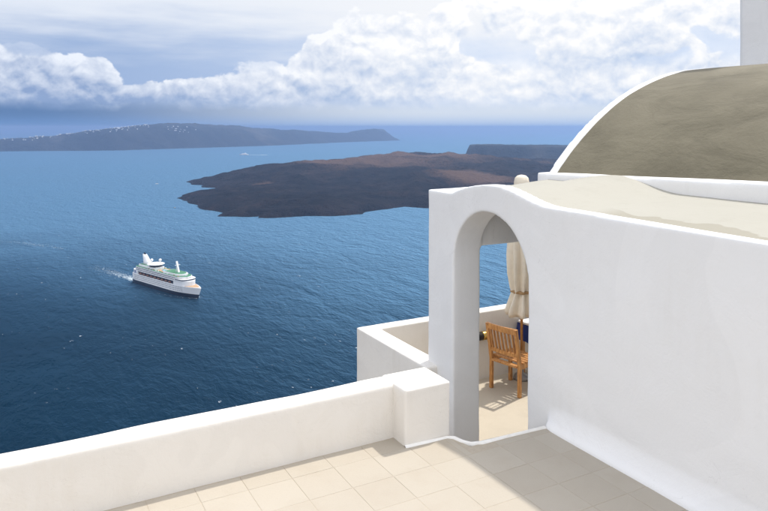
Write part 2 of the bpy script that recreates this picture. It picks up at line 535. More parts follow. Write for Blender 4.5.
def island(name, poly, step, hfun, mat, label, seed, rag=25):
    px = [p[0] for p in poly]; py = [p[1] for p in poly]
    xs = np.arange(min(px) - 120, max(px) + 121, step[0]); ys = np.arange(min(py) - 120, max(py) + 121, step[1])
    X, Y = np.meshgrid(xs, ys)
    wx = X + (fbm(X, Y, rag * 5, 4, seed + 50) - .5) * rag * 2.2
    wy = Y + (fbm(X, Y, rag * 5, 4, seed + 70) - .5) * rag * 2.2
    D = shore_dist(poly, wx, wy)
    H, soil = hfun(X, Y, D)
    H = np.where(D > 0, H, np.maximum(-14, D * .5 - .5))
    nx, ny = len(xs), len(ys)
    keep = (D > -2.2 * max(step))
    wX = ch * X + sh * Y; wY = -sh * X + ch * Y
    cx, cy = float(wX[keep].mean()), float(wY[keep].mean())
    idx = np.arange(nx * ny).reshape(ny, nx)
    ok = keep[:-1, :-1] & keep[1:, :-1] & keep[:-1, 1:] & keep[1:, 1:]
    q_ = np.stack([idx[:-1, :-1], idx[:-1, 1:], idx[1:, 1:], idx[1:, :-1]], -1)[ok]
    used = np.unique(q_); remap = np.full(nx * ny, -1); remap[used] = np.arange(len(used))
    V = np.stack([wX.ravel()[used] - cx, wY.ravel()[used] - cy, H.ravel()[used]], -1)
    me = bpy.data.meshes.new(name)
    me.from_pydata(V.tolist(), [], remap[q_].tolist())
    a = me.attributes.new('soil', 'FLOAT', 'POINT')
    a.data.foreach_set('value', soil.ravel()[used].astype(np.float32))
    o = link(name, me, mat, None, True)
    o.location = (cx, cy, SEA_Z)
    tag(o, label, None, None, 'structure')
    return o
def gauss(X, Y, x, y, rx, ry):
    return np.exp(-((X - x) / rx) ** 2 - ((Y - y) / ry) ** 2)

lava_shore = [(-833, 2670), (-753, 2573), (-705, 2473), (-656, 2425), (-621, 2322), (-531, 2214), (-507, 2116), (-416, 2109), (-382, 2127),
              (-369, 2092), (-260, 2104), (-168, 2116), (-108, 2151), (-58, 2176), (-59, 2227), (3, 2322), (74, 2395), (151, 2336), (223, 2294),
              (420, 2260), (760, 2420), (1150, 2900), (1500, 3700), (1650, 4600), (1250, 5200), (500, 5250), (-150, 4900), (-620, 4250), (-900, 3750),
              (-1015, 3462), (-941, 3283), (-881, 3255), (-844, 3152), (-769, 3137), (-700, 3050), (-755, 2984), (-822, 2900), (-840, 2780)]
def lava_h(X, Y, D):
    edge = sst(D, 0, 45) * 10 + sst(D, 0, 260) * 9
    rough = fbm(X, Y, 260, 6, 11, True)
    hill = 80 * gauss(X, Y, 230, 4300, 640, 720) + 36 * gauss(X, Y, -350, 3650, 520, 420) + 10 * gauss(X, Y, 1050, 4300, 620, 800)
    hill += 46 * gauss(X, Y, 330, 3050, 250, 330) + 22 * gauss(X, Y, -620, 3480, 300, 200) + 14 * gauss(X, Y, 640, 3900, 260, 260)
    crater = -16 * gauss(X, Y, 300, 4150, 130, 130)
    H = edge + hill * sst(D, 0, 380) + crater + (rough - .45) * 55 * sst(D, 0, 160) + (fbm(X, Y, 60, 3, 4) - .5) * 8 * sst(D, 0, 60)
    soil = .85 * gauss(X, Y, 400, 3000, 210, 260) + .8 * gauss(X, Y, -560, 3120, 75, 65) + .62 * gauss(X, Y, -250, 3850, 520, 260) + .55 * gauss(X, Y, 300, 4250, 700, 260) + .25 * gauss(X, Y, -100, 3000, 300, 200)
    soil = soil + (fbm(X, Y, 330, 6, 31) - .5) * .9 - .10 + .22 * sst(Y, 2700, 3500)
    return np.maximum(H, .6), np.clip(soil, 0, 1)
island('lava_island', lava_shore, (9, 11), lava_h, M['lava'], 'low black lava island with brown hills in the bay', 7, 42)

far_shore = [(-8200, 6700), (-6500, 7000), (-4875, 7467), (-4389, 7771), (-3780, 7933), (-3146, 8102), (-2453, 9067), (-1924, 9764), (-1344, 10880), (-795, 12284),
             (332, 14104), (300, 15200), (-800, 14600), (-1600, 13200), (-2400, 11600), (-3100, 10300), (-4300, 9700), (-6200, 9200), (-8200, 9000)]
def far_h(X, Y, D):
    prof_ = np.interp(X, [-8200, -6500, -5200, -4500, -4000, -3500, -3150, -2800, -2450, -2000, -1500, -1100, -750, -350, 0, 200, 340],
                      [60, 60, 70, 100, 150, 225, 282, 300, 262, 205, 165, 130, 120, 190, 215, 130, 40])
    H = sst(D, -30, 420) * prof_ * (.80 + .42 * fbm(X, Y, 900, 5, 3)) + sst(D, 0, 70) * 22
    H += (fbm(X, Y, 240, 5, 8, True) - .5) * 46 * sst(D, 0, 300)
    return np.maximum(H, 1), np.clip((fbm(X, Y, 700, 4, 77) - .35) * 1.4, 0, 1)
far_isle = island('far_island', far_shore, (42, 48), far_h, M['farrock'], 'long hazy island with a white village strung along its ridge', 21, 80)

cliff_shore = [(700, 5760), (840, 5640), (1260, 5680), (1900, 5760), (2240, 6200), (1800, 6560), (1030, 6460), (720, 6150)]
def cliff_h(X, Y, D):
    H = sst(D, -5, 60) * (112 + 14 * fbm(X, Y, 260, 4, 3) - 14 * sst(X, 760, 1800)) + (fbm(X, Y, 90, 4, 9, True) - .5) * 14 * sst(D, 0, 60)
    return np.maximum(H, 1), np.clip(fbm(X, Y, 300, 4, 5) - .4, 0, 1)
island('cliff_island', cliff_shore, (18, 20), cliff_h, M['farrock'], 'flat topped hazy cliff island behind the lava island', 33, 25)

# ------------------------------------------------------------------ hillside the house stands on
xs = np.linspace(-60, 80, 71); ys = np.linspace(-40, 330, 94)
X, Y = np.meshgrid(xs, ys)
Hh = np.where(Y < 9, -6.0, -6.0 - (np.maximum(Y, 9) - 9) * .86)
Hh = Hh + (fbm(X, Y, 30, 5, 2, True) - .5) * 9 * sst(Y, 10, 40)
Hh = np.where(Y < -6, -6 + (-6 - Y) * .02, Hh)
V = np.stack([X.ravel(), Y.ravel(), Hh.ravel()], -1)
nx, ny = len(xs), len(ys)
idx = np.arange(nx * ny).reshape(ny, nx)
Fq = np.stack([idx[:-1, :-1], idx[:-1, 1:], idx[1:, 1:], idx[1:, :-1]], -1).reshape(-1, 4)
me = bpy.data.meshes.new('hillside'); me.from_pydata(V.tolist(), [], Fq.tolist())
me.attributes.new('soil', 'FLOAT', 'POINT')
tag(link('hillside', me, M['cliff'], None, True), 'steep rocky hillside falling from the terrace to the sea', kind='structure')

# ------------------------------------------------------------------ upper terrace floor and its tiles
FLOOR_END = 4.34                                     # the floor stops here at the head of the stair
poly = [(-6, -3), (3.99, -3), (3.99, FLOOR_END), (3.16, FLOOR_END), (3.10, 4.62), (3.10, 4.90), (-6, 4.90)]
v, f = solid_prism(poly, 'z', -.35, -.0018)
floor = mesh_obj('terrace_floor', v, f, M['mortar'])
tag(floor, 'cream stone tiled terrace floor', kind='structure')
rng = random.Random(5)
TP, GAP = .322, .004
tile_cache = {}
def tile_mesh(wx, wy):
    k = (round(wx, 3), round(wy, 3))
    if k not in tile_cache:
        bm = bmesh.new()
        bm_box(bm, -wx / 2, wx / 2, -wy / 2, wy / 2, -.02, 0)
        tops = [e for e in bm.edges if all(vv.co.z > -.001 for vv in e.verts)]
        bmesh.ops.bevel(bm, geom=tops, offset=.002, segments=1, affect='EDGES')
        me_ = bpy.data.meshes.new('tile'); bm.to_mesh(me_); bm.free(); me_.materials.append(M['tile'])
        tile_cache[k] = me_
    return tile_cache[k]
for i in range(-9, 9):
    for j in range(-15, 2):
        x0 = 1.436 + TP * i; x1 = x0 + TP; y0 = 4.232 + TP * j; y1 = y0 + TP
        x1 = min(x1, 3.93)
        lim = 4.755 if x0 < 2.69 else (4.60 if x0 < 3.05 else FLOOR_END - .03)
        y1 = min(y1, lim)
        if x0 < 3.05 < x1 and y1 > FLOOR_END - .03: x1 = 3.10
        if x1 - x0 < .03 or y1 - y0 < .03: continue
        wx, wy = x1 - x0 - GAP, y1 - y0 - GAP
        t_ = link('tile', tile_mesh(wx, wy), None, floor)
        t_.location = ((x0 + x1) / 2, (y0 + y1) / 2, rng.uniform(-.0012, .0012))
        t_.rotation_euler = (rng.uniform(-.002, .002), rng.uniform(-.002, .002), rng.uniform(-.003, .003))
# white painted bead along the stair head and round the foot of the parapet block
bead = [(2.70, 4.575), (2.9, 4.565), (3.08, 4.555), (3.13, 4.52), (3.15, 4.44), (3.19, 4.375), (3.27, 4.345), (3.5, 4.335), (3.7, 4.325), (3.90, 4.315)]
bm = bmesh.new(); prev = None
for k, (x, y) in enumerate(bead):
    a = Vector(bead[max(0, k - 1)]); b = Vector(bead[min(len(bead) - 1, k + 1)])
    t2 = (b - a).normalized(); nn = Vector((-t2.y, t2.x))
    ww = .020 + .006 * math.sin(k * 2.3)
    sec = [bm.verts.new((x + nn.x * s * ww, y + nn.y * s * ww, z)) for s, z in ((-1, -.012), (-.75, .008), (0, .014), (.75, .008), (1, -.012))]
    if prev:
        for q1 in range(4): bm.faces.new((prev[q1], prev[q1 + 1], sec[q1 + 1], sec[q1]))
    prev = sec
bm_obj('painted_edge', bm, M['nosing'], floor, True)

# ------------------------------------------------------------------ upper parapet with its end block
pa = empty('parapet_wall', (0, 4.85, -5.5))
tag(pa, 'low white parapet ending in a square block at the stair head', 'parapet')
def rel(o, p):
    o.parent = p; o.matrix_parent_inverse = Matrix.Translation(-p.location); return o
PT = .435
rel(plaster('wall', [solid_box(-6, 3.12, 4.765, 4.955, -5.5, PT)], M['lowwhite'], None, .02, 3, .007), pa)
rel(plaster('end_block', [solid_box(2.705, 3.128, 4.575, 4.962, -1.2, PT + .004)], M['lowwhite'], None, .014, 4, .004), pa)

# ------------------------------------------------------------------ the house: long wall with arch, roof, plinth
WX = 3.97
house = empty('white_house', (4.8, 3, -6))
tag(house, 'white plastered house with arched doorway and cream flat roof beside the terrace', 'house')
def topz(y):
    """top of the long wall: level, with a hump over the arch"""
    z = 1.82 - .012 * max(0, 4.0 - y)
    if 4.30 < y < 5.80:
        if y > 5.10:
            t_ = (y - 5.10) / .70; z += .135 * (1 - t_ ** 2)            # a segment that meets the level in a crease
        else:
            t_ = (5.10 - y) / .80; z += .135 * (.5 + .5 * math.cos(math.pi * t_))
    return z
A0, A1, CROWN = 4.617, 5.754, 1.69
ac, ar = (A0 + A1) / 2, (A1 - A0) / 2
arch = [(A0, -1.3), (A0, CROWN - ar)] + [(ac - ar * math.cos(math.pi * k / 24), CROWN - ar + ar * math.sin(math.pi * k / 24)) for k in range(1, 24)] + [(A1, CROWN - ar), (A1, -1.3)]
ystops = [-1.5] + [-1 + .1 * k for k in range(0, 73)] + [6.23]
tops_rim = [(y, topz(y)) for y in ystops]
rim_poly = [(-1.5, -1.3)] + arch + [(6.23, -1.3)] + tops_rim[::-1]
low_poly = [(-1.5, -1.3)] + arch + [(6.23, -1.3), (6.23, 1.72), (-1.5, 1.60)]
# sloped plaster skirting where the wall meets the terrace
def skirt_solid():
    sk = [(-.095, -.06), (-.090, .012), (-.052, .050), (-.022, .105), (.004, .185), (.06, .185), (.06, -.06)]
    ys_ = [-1.5, 1.0, 2.5, 3.4, 3.9, 4.12, 4.24, 4.31, 4.335]
    ks = [1, .95, 1.05, .98, 1, .98, .93, .82, .7]
    V_, F_ = [], []
    for y, k in zip(ys_, ks):
        for a_, z in sk: V_.append((WX + (a_ if a_ > .05 else (a_ + .0) * k + (1 - k) * .02), y, z if z < 0 else z * k))
    n_ = len(sk)
    for r_ in range(len(ys_) - 1):
        for q_ in range(n_): F_.append((r_ * n_ + q_, r_ * n_ + (q_ + 1) % n_, (r_ + 1) * n_ + (q_ + 1) % n_, (r_ + 1) * n_ + q_))
    F_.append(tuple(range(n_))[::-1]); F_.append(tuple(range((len(ys_) - 1) * n_, len(ys_) * n_)))
    return V_, F_
solids = [skirt_solid(), solid_prism(rim_poly, 'x', WX, WX + .15), solid_prism(low_poly, 'x', WX + .13, WX + .34),
          solid_box(WX + .30, 5.75, A1, 6.23, 1.255, 1.70), solid_box(WX + .02, 5.75, 6.09, 6.23, 1.6, 1.825),
          solid_box(WX, 5.75, A1 + .02, 6.23, -5.5, -1.0), solid_box(WX + .01, WX + .33, -1.5, 6.2, -5.5, -1.2)]
rel(plaster('wall', solids, M['white'], None, .018, 3, .009), house)
# partition closing the porch
rel(plaster('partition', [solid_box(WX + .28, 5.75, 4.28, 4.52, -1.3, 1.66)], M['white'], None, .04, 2, .003), house)
# roof: closed slab, gently falling to the rim, with the porch's shallow vault showing as a swell
def roofz(x, y):
    t_ = min(1, max(0, (x - 4.1) / 1.55))
    z = 1.762 - .012 * max(0, 4.0 - y) + .105 * t_ + .012 * math.sin(x * 3 + y * 1.7) * t_
    h_ = topz(y) - (1.82 - .012 * max(0, 4.0 - y))
    return z + h_ * (1.0 - .18 * t_)
nxr, nyr = 40, 150
bm = bmesh.new(); grid = []
for i in range(nxr):
    col_ = []
    for j in range(nyr):
        x = WX + .10 + (5.68 - WX - .10) * i / (nxr - 1); y = -1.45 + (6.16 + 1.45) * j / (nyr - 1)
        col_.append(bm.verts.new((x, y, roofz(x, y))))
    grid.append(col_)
for i in range(nxr - 1):
    for j in range(nyr - 1):
        bm.faces.new((grid[i][j], grid[i + 1][j], grid[i + 1][j + 1], grid[i][j + 1]))
ext = bmesh.ops.extrude_face_region(bm, geom=list(bm.faces))
for e in ext['geom']:
    if isinstance(e, bmesh.types.BMVert):
        e.co.z -= .05
rel(bm_obj('roof', bm, M['roof'], None, True), house)
# plinth of the vault behind the flat roof
pl = [(-1.5, -5.5), (5.74, -5.5), (5.74, 1.32), (6.37, 1.32), (6.37, 1.945)] + [(y, 1.945 + .028 * (6.37 - y) * (1 if y > 2 else .5)) for y in (5, 4, 3, 2, 1)] + [(-1.5, 2.1)]
rel(plaster('plinth', [solid_prism(pl, 'x', 5.62, 5.92)], M['white'], None, .024, 4, .006), house)

# ------------------------------------------------------------------ vaulted building behind
vb = empty('vaulted_house', (8.7, 2.4, -6))
tag(vb, 'house under a bare cement barrel vault with a white end rim', 'house')
VC, VZ, VR = 8.69, -.575, 3.885
def arc_poly(r, a0, a1, n=48):
    return [(VC + r * math.cos(a0 + (a1 - a0) * k / n), VZ + r * math.sin(a0 + (a1 - a0) * k / n)) for k in range(n + 1)]
ang = math.asin((1.90 - VZ) / VR)
bm = bmesh.new(); prev = None
NV = 130
for j in range(61):
    y = -2.0 + (6.2 + 2.0) * j / 60
    row = []
    for k in range(NV + 1):
        a = math.pi - ang - (math.pi - 2 * ang) * k / NV
        r = VR + .006 * noise.noise(Vector((a * 5, y * .8, 1.7))) + .004 * noise.noise(Vector((a * 17, y * 2.6, 4.0)))
        row.append(bm.verts.new((VC + r * math.cos(a), y, VZ + r * math.sin(a))))
    if prev:
        for k in range(NV): bm.faces.new((prev[k], prev[k + 1], row[k + 1], row[k]))
    prev = row
rel(bm_obj('vault_shell', bm, M['vault'], None, True), vb)
ang2 = math.asin((1.90 - VZ) / (VR + .012))
outer = [(VC + (VR + .012) * math.cos(a), VZ + (VR + .012) * math.sin(a)) for a in [math.pi - ang2 - (math.pi - 2 * ang2) * k / 64 for k in range(65)]]
poly = [(outer[0][0], 1.4)] + outer + [(outer[-1][0], 1.4)]
rel(plaster('end_rim', [solid_prism(poly, 'y', 6.13, 6.27)], M['white'], None, .022, 4, .004), vb)
rel(plaster('wall', [solid_box(5.95, 11.6, 5.9, 6.25, 1.3, 1.88), solid_box(5.9, 11.6, 5.5, 5.8, -5.5, 1.8), solid_box(8.5, 8.95, 5.7, 6.24, -1.0, 1.5), solid_box(5.95, 11.6, 5.7, 6.2, 1.3, 1.5), solid_box(11.3, 11.7, -2, 6.2, -5.5, 1.95)], M['white'], None, .08, 1, .004), vb)

# ------------------------------------------------------------------ tower behind the vault
tw = empty('bell_tower', (11.6, 6.9, -6))
tag(tw, 'plain white tower rising behind the barrel vault', 'tower')
def frust(x0, x1, y0, y1, z0, z1, tp):
    v_ = [(x0, y0, z0), (x1, y0, z0), (x0, y1, z0), (x1, y1, z0), (x0 + tp, y0 + tp, z1), (x1 - tp, y0 + tp, z1), (x0 + tp, y1 - tp, z1), (x1 - tp, y1 - tp, z1)]
    return v_, [(0, 2, 3, 1), (4, 5, 7, 6), (0, 1, 5, 4), (2, 6, 7, 3), (0, 4, 6, 2), (1, 3, 7, 5)]
rel(plaster('shaft', [frust(10.70, 12.5, 6.36, 7.24, -5.5, 8.0, .10)], M['white'], None, .05, 2, .008), tw)
rel(plaster('cornice', [solid_box(10.72, 12.54, 6.30, 7.30, 7.95, 8.2), solid_box(10.9, 12.4, 6.45, 7.15, 8.1, 9.0)], M['white'], None, .04, 2, .004), tw)

# ------------------------------------------------------------------ balcony beyond the porch: floor and parapet
LZ = -.95
bal = mesh_obj('balcony_floor', *solid_box(3.14, 9.0, 4.36, 7.60, LZ - .3, LZ), M['concrete'])
tag(bal, 'cream screed floor of the balcony below', kind='structure')
bp = empty('balcony_parapet', (5.5, 7.6, -6))
tag(bp, 'white parapet round the lower balcony overlooking the bay', 'parapet')
rel(plaster('wall', [solid_box(3.84, 9.2, 7.52, 7.705, -5.5, -.03), solid_box(3.84, 4.085, 6.05, 7.70, -5.5, -.03)], M['lowwhite'], None, .02, 3, .005), bp)
# stair from the terrace down to the porch
stair = empty('plaster_stair', (3.55, 4.9, LZ))
tag(stair, 'narrow plaster stair dropping between parapet block and house', 'stair')
for k in range(4):
    z1 = -.19 * (k + 1); y0 = 4.345 + .27 * k
    s_ = rel(mesh_obj('step', *solid_box(3.15, 3.96, y0, y0 + .27 + .004 * k, LZ + .002, z1), M['concrete']), stair)
sw = plaster('stair_side_wall', [solid_box(3.0, 3.13, 4.97, 6.2, -5.5, -.35), solid_box(3.0, 3.82, 6.06, 6.2, -5.5, -.35)], M['lowwhite'], None, .03, 3, .005)
tag(sw, 'low white wall closing the outer side of the stair', 'wall')

# ------------------------------------------------------------------ teak chair
def make_chair(loc, rz):
    t_ = empty('garden_chair', loc, rz)         # local: faces +x, back at x=0, width along y
    tag(t_, 'slatted teak garden chair standing on the balcony', 'chair')
    W = .50
    for s in (-1, 1):
        y = s * (W / 2 - .022)
        bm = bmesh.new()
        pts_ = [(-.005, 0), (.0, .40), (-.035, .62), (-.085, .88)]
        for a, b in zip(pts_, pts_[1:]):
            bm_beam(bm, (a[0], y, a[1] - (.0 if a[1] == 0 else .01)), (b[0], y, b[1]), .044, .044, (0, 1, 0), .004)
        bm_obj('leg', bm, M['wood'], t_)
        bm = bmesh.new(); bm_beam(bm, (.40, y, 0), (.40, y, .40), .044, .044, (0, 1, 0), .004)
        bm_obj('leg', bm, M['wood'], t_)
        bm = bmesh.new(); bm_beam(bm, (.022, y, .385), (.378, y, .385), .028, .065, (0, 0, 1), .003)
        bm_obj('side_rail', bm, M['wood'], t_)
    for x, nm in ((.40, 'front_rail'), (.0, 'back_rail')):
        bm = bmesh.new(); bm_beam(bm, (x, -W / 2 + .044, .385), (x, W / 2 - .044, .385), .028, .065, (1, 0, 0), .003)
        bm_obj(nm, bm, M['wood'], t_)
    sl = bmesh.new(); bm_box(sl, -.025, .025, -W / 2 + .005, W / 2 - .005, 0, .018, None, .003, 1)
    me_ = bpy.data.meshes.new('seat_slat'); sl.to_mesh(me_); sl.free(); me_.materials.append(M['wood'])
    for k in range(6):
        o = link('seat_slat', me_, None, t_); o.location = (.062 + .068 * k, 0, .419)
    # curved back: top rail, lower rail, seven upright slats
    for nm, za, hh in (('top_rail', .845, .075), ('lower_rail', .53, .05)):
        bm = bmesh.new()
        for k in range(6):
            ya = -W / 2 + .03 + (W - .06) * k / 6; yb = -W / 2 + .03 + (W - .06) * (k + 1) / 6
            f_ = lambda y: -.02 * (1 - (2 * y / W) ** 2)
            xb = -.015 if za < .6 else -.078
            bm_beam(bm, (xb + f_(ya), ya, za), (xb + f_(yb), yb + .002, za), hh, .026, (1, 0, 0), .003)
        bm_obj(nm, bm, M['wood'], t_)
    for k in range(7):
        y = -W / 2 + .075 + (W - .15) * k / 6
        fx = -.02 * (1 - (2 * y / W) ** 2)
        bm = bmesh.new(); bm_beam(bm, (-.015 + fx, y, .545), (-.077 + fx, y, .815), .034, .014, (0, 1, 0), .002)
        bm_obj('back_slat', bm, M['wood'], t_)
    return t_
make_chair((5.64, 6.985, LZ), R(13))

# ------------------------------------------------------------------ table with blue cloth
tb = empty('cafe_table', (6.57, 7.14, LZ))
tag(tb, 'small square table with pale top and blue cloth behind the chair', 'table')
bm = bmesh.new(); bm_box(bm, -.33, .33, -.31, .31, .715, .745, None, .006, 2); bm_obj('table_top', bm, M['white'], tb)
bm = bmesh.new()
NC = 64
ringsd = []
for lvl in range(6):
    ringv = []
    for k in range(NC):
        t_ = 2 * math.pi * k / NC
        c_, s_ = math.cos(t_), math.sin(t_); m_ = max(abs(c_), abs(s_))
        fl = .003 + .012 * lvl / 5 * (1 + math.sin(t_ * 11))
        ringv.append(bm.verts.new((c_ / m_ * (.335 + fl), s_ / m_ * (.315 + fl), .712 - .045 * lvl)))
    ringsd.append(ringv)
for a, b in zip(ringsd, ringsd[1:]):
    for k in range(NC): bm.faces.new((a[k], a[(k + 1) % NC], b[(k + 1) % NC], b[k]))
bm_obj('blue_valance', bm, M['blue'], tb, True)
for sx in (-1, 1):
    for sy in (-1, 1):
        bm = bmesh.new(); bm_beam(bm, (sx * .28, sy * .26, 0), (sx * .28, sy * .26, .715), .04, .04, (0, 1, 0), .003)
        bm_obj('leg', bm, M['wood'], tb)

# ------------------------------------------------------------------ folded parasol
um = empty('folded_parasol', (6.14, 7.255, LZ))
tag(um, 'folded cream canvas parasol tied with a strap beside the table', 'parasol')
bm = bmesh.new(); bm_lathe(bm, [(.11, 0), (.115, .02), (.10, .06), (.03, .075), (.03, .16)], 20); bm_obj('base', bm, M['metal'], um, True)
bm = bmesh.new(); bm_lathe(bm, [(.019, .07), (.019, 2.66)], 14); bm_obj('pole', bm, M['wood'], um, True)
def folds(t_, z):
    s = max(0, min(1, (2.6 - z) / 1.7))
    return 1 + (.16 + .14 * s) * math.sin(8 * t_ + 1.2 * math.sin(z * 3)) + .08 * math.sin(3 * t_ + z * 4) + .05 * math.sin(17 * t_ - z * 6)
bm = bmesh.new()
bm_lathe(bm, [(.05, 2.63), (.085, 2.55), (.115, 2.3), (.15, 2.0), (.165, 1.7), (.155, 1.45), (.125, 1.25), (.112, 1.2), (.13, 1.14), (.17, 1.02), (.195, .93), (.18, .88), (.10, .885)], 96, None, folds)
bm_obj('canopy', bm, M['canvas'], um, True)
bm = bmesh.new(); bm_lathe(bm, [(.130, 1.185), (.142, 1.19), (.142, 1.215), (.130, 1.22)], 40, None, lambda t_, z: 1 + .10 * math.sin(8 * t_)); bm_obj('strap', bm, M['strap'], um, True)
bm = bmesh.new(); bm_lathe(bm, [(.09, 2.59), (.105, 2.62), (.10, 2.70), (.088, 2.755), (.055, 2.785), (.012, 2.795)], 24, None, lambda t_, z: 1 + .05 * math.sin(8 * t_)); bm_obj('top_cap', bm, M['canvas'], um, True)

# ------------------------------------------------------------------ lamp on the balcony parapet
lp = empty('wall_lamp', (5.62, 7.515, -.335))
tag(lp, 'black and brass cylinder lamp on the balcony parapet', 'lamp')
mr = Matrix.Translation((0, -.07, 0)) @ Matrix.Rotation(R(90), 4, 'Y')
bm = bmesh.new(); bm_lathe(bm, [(.048, -.15), (.056, -.145), (.056, -.01)], 24, mr); bm_obj('housing', bm, M['black'], lp, True)
bm = bmesh.new(); bm_lathe(bm, [(.058, -.01), (.060, -.005), (.060, .05), (.058, .055)], 24, mr); bm_obj('brass_collar', bm, M['brass'], lp, True)
bm = bmesh.new(); bm_lathe(bm, [(.054, .055), (.054, .11), (.045, .12)], 24, mr); bm_obj('end_cap', bm, M['black'], lp, True)
bm = bmesh.new(); bm_box(bm, -.09, .03, -.025, .012, -.03, .03, None, .004, 1); bm_obj('bracket', bm, M['black'], lp)

# ------------------------------------------------------------------ cruise ship
M['hullwhite'] = simple('ship_white_paint', (.80, .80, .80), .4, 0, .05, .05)
M['hulldark'] = simple('ship_dark_hull', (.012, .014, .025), .35, 0, .1, .1)
M['deckgreen'] = simple('ship_green_deck', (.045, .17, .085), .8, 0, .15, .2)
M['glassdark'] = simple('ship_dark_windows', (.02, .024, .035), .2, 0, .2, .3)
M['decktan'] = simple('ship_teak_deck', (.42, .27, .15), .8, 0, .15, .2)
M['pool'] = simple('ship_pool_water', (.05, .30, .42), .1)
M['logo'] = simple('ship_blue_emblem', (.03, .06, .25), .5)
M['boat'] = simple('lifeboat_shell', (.17, .075, .045), .5, 0, .15, .2)
def make_ship():
    a = Vector(far(-446, 1238)); b = Vector(far(-305, 1113))
    rz = math.atan2(b.y - a.y, b.x - a.x)
    c = (a + b) / 2
    s = empty('cruise_ship', (c.x, c.y, SEA_Z), rz)
    tag(s, 'white cruise ship with green top decks and dark waterline sailing across the bay', 'ship')
    L, B = 192.0, 29.0
    def half(x, z):
        t_ = (x + L / 2) / L
        fl = min(1, max(0, z / 18))
        end = 1.0 + .045 * fl                              # raked bow
        w_ = 1.0
        if t_ < .10: w_ = .80 + .20 * math.sin(t_ / .10 * math.pi / 2)
        k = .62 + .10 * fl
        if t_ > k: w_ = max(0, 1 - ((t_ - k) / (end - k)) ** (1.9 + .5 * fl))
        return B / 2 * w_
    def loft(zs, name, mat, x1f=lambda z: L / 2 + L * .045 * min(1, max(0, z / 18))):
        bm = bmesh.new(); n_ = 56; rows = []
        for z in zs:
            x1 = x1f(z)
            xs_ = [-L / 2 + (x1 + L / 2) * (k / n_) for k in range(n_ + 1)]
            rows.append([bm.verts.new((x, half(x, z) if k < n_ else 0.05, z)) for k, x in enumerate(xs_)] +
                        [bm.verts.new((x, -half(x, z) if k < n_ else -.05, z)) for k, x in reversed(list(enumerate(xs_)))])
        m_ = len(rows[0])
        for r0, r1 in zip(rows, rows[1:]):
            for k in range(m_): bm.faces.new((r0[k], r0[(k + 1) % m_], r1[(k + 1) % m_], r1[k]))
        bm.faces.new(rows[0][::-1]); bm.faces.new(rows[-1])
        return bm_obj(name, bm, mat, s)
    loft([-4, 0, 3, 6.2], 'lower_hull', M['hulldark'])
    hull = loft([6.2, 9, 12, 15, 17.5], 'hull', M['hullwhite'])
    # forecastle deck
    def slab(name, mat, x0, x1, z0, z1, wf=1.0, nose=0.0, tail=0.0, inset=0.0, par=s):
        bm = bmesh.new(); n_ = 40; lo, hi = [], []
        for side in (1, -1):
            rng_ = range(n_ + 1) if side == 1 else range(n_, -1, -1)
            for k in rng_:
                x = x0 + (x1 - x0) * k / n_
                y = min(B / 2 * wf, half(x, 17) - inset)
                if nose and x > x1 - nose: y *= math.sqrt(max(0.0, 1 - ((x - x1 + nose) / nose) ** 2)) * .985 + .015
                if tail and x < x0 + tail: y *= math.sqrt(max(0.0, 1 - ((x0 + tail - x) / tail) ** 2)) * .9 + .1
                lo.append(bm.verts.new((x, side * max(.1, y), z0))); hi.append(bm.verts.new((x, side * max(.1, y), z1)))
        m_ = len(lo)
        for k in range(m_): bm.faces.new((lo[k], lo[(k + 1) % m_], hi[(k + 1) % m_], hi[k]))
        bm.faces.new(lo[::-1]); bm.faces.new(hi)
        return bm_obj(name, bm, mat, par)
    slab('foredeck', M['decktan'], 72, 97, 17.5, 17.9, 1, 10, 0, 1.2, hull)
    # promenade: recessed dark storey with lifeboats
    slab('promenade', M['glassdark'], -74, 46, 17.5, 22.0, 1, 0, 0, 1.8)
    slab('stern_block', M['hullwhite'], -94, -72, 17.5, 25.0, 1, 0, 5, .2)
    slab('bow_block', M['hullwhite'], 44, 78, 17.5, 25.0, 1, 12, 0, .3)
    for k in range(9):
        x = -64 + k * 12
        for sd_ in (-1, 1):
            bm = bmesh.new()
            bm_lathe(bm, [(.3, -4.2), (1.3, -3.2), (1.7, 0), (1.3, 3.2), (.3, 4.2)], 10, Matrix.Translation((x, sd_ * 13.6, 19.6)) @ Matrix.Rotation(R(90), 4, 'Y'))
            bm_obj('lifeboat', bm, M['boat'], s, True)
    # cabin storeys with window bands
    for k in range(3):
        z = 22.0 + 2.9 * k
        slab('cabin_deck', M['hullwhite'], -88 + 2 * k, 74 - 4 * k, z + 1.3, z + 2.9, 1, 12, 4, .15 + .25 * k)
        slab('window_band', M['glassdark'], -87 + 2 * k, 73 - 4 * k, z, z + 1.3, 1, 12, 4, .85 + .25 * k)
    # rows of cabin windows on the white hull
    for z in (9.2, 12.2, 15.2):
        for sd_ in (-1, 1):
            bm = bmesh.new()
            for k in range(52):
                x = -84 + k * 2.95
                y = half(x, z) + .06
                bm_box(bm, x - .65, x + .65, sd_ * y - .08, sd_ * y + .08, z - .5, z + .5)
            o = bm_obj('porthole_row', bm, M['glassdark'], hull); o['kind'] = 'stuff'
    slab('sun_deck', M['deckgreen'], -86, 66, 30.7, 31.1, 1, 14, 4, 1.0)
    slab('bridge', M['hullwhite'], 48, 74, 25.0, 28.2, 1.04, 8, 0, -.8)
    slab('bridge_window', M['glassdark'], 50, 74.6, 26.2, 27.4, 1.05, 8, 0, -.95)
    slab('forward_deckhouse', M['hullwhite'], 6, 58, 31.1, 34.0, .74, 16, 0, 3)
    slab('forward_green_deck', M['deckgreen'], 8, 55, 34.0, 34.3, .68, 15, 0, 4)
    slab('pool_surround', M['decktan'], -18, 6, 31.1, 31.6, .6, 0, 0, 3)
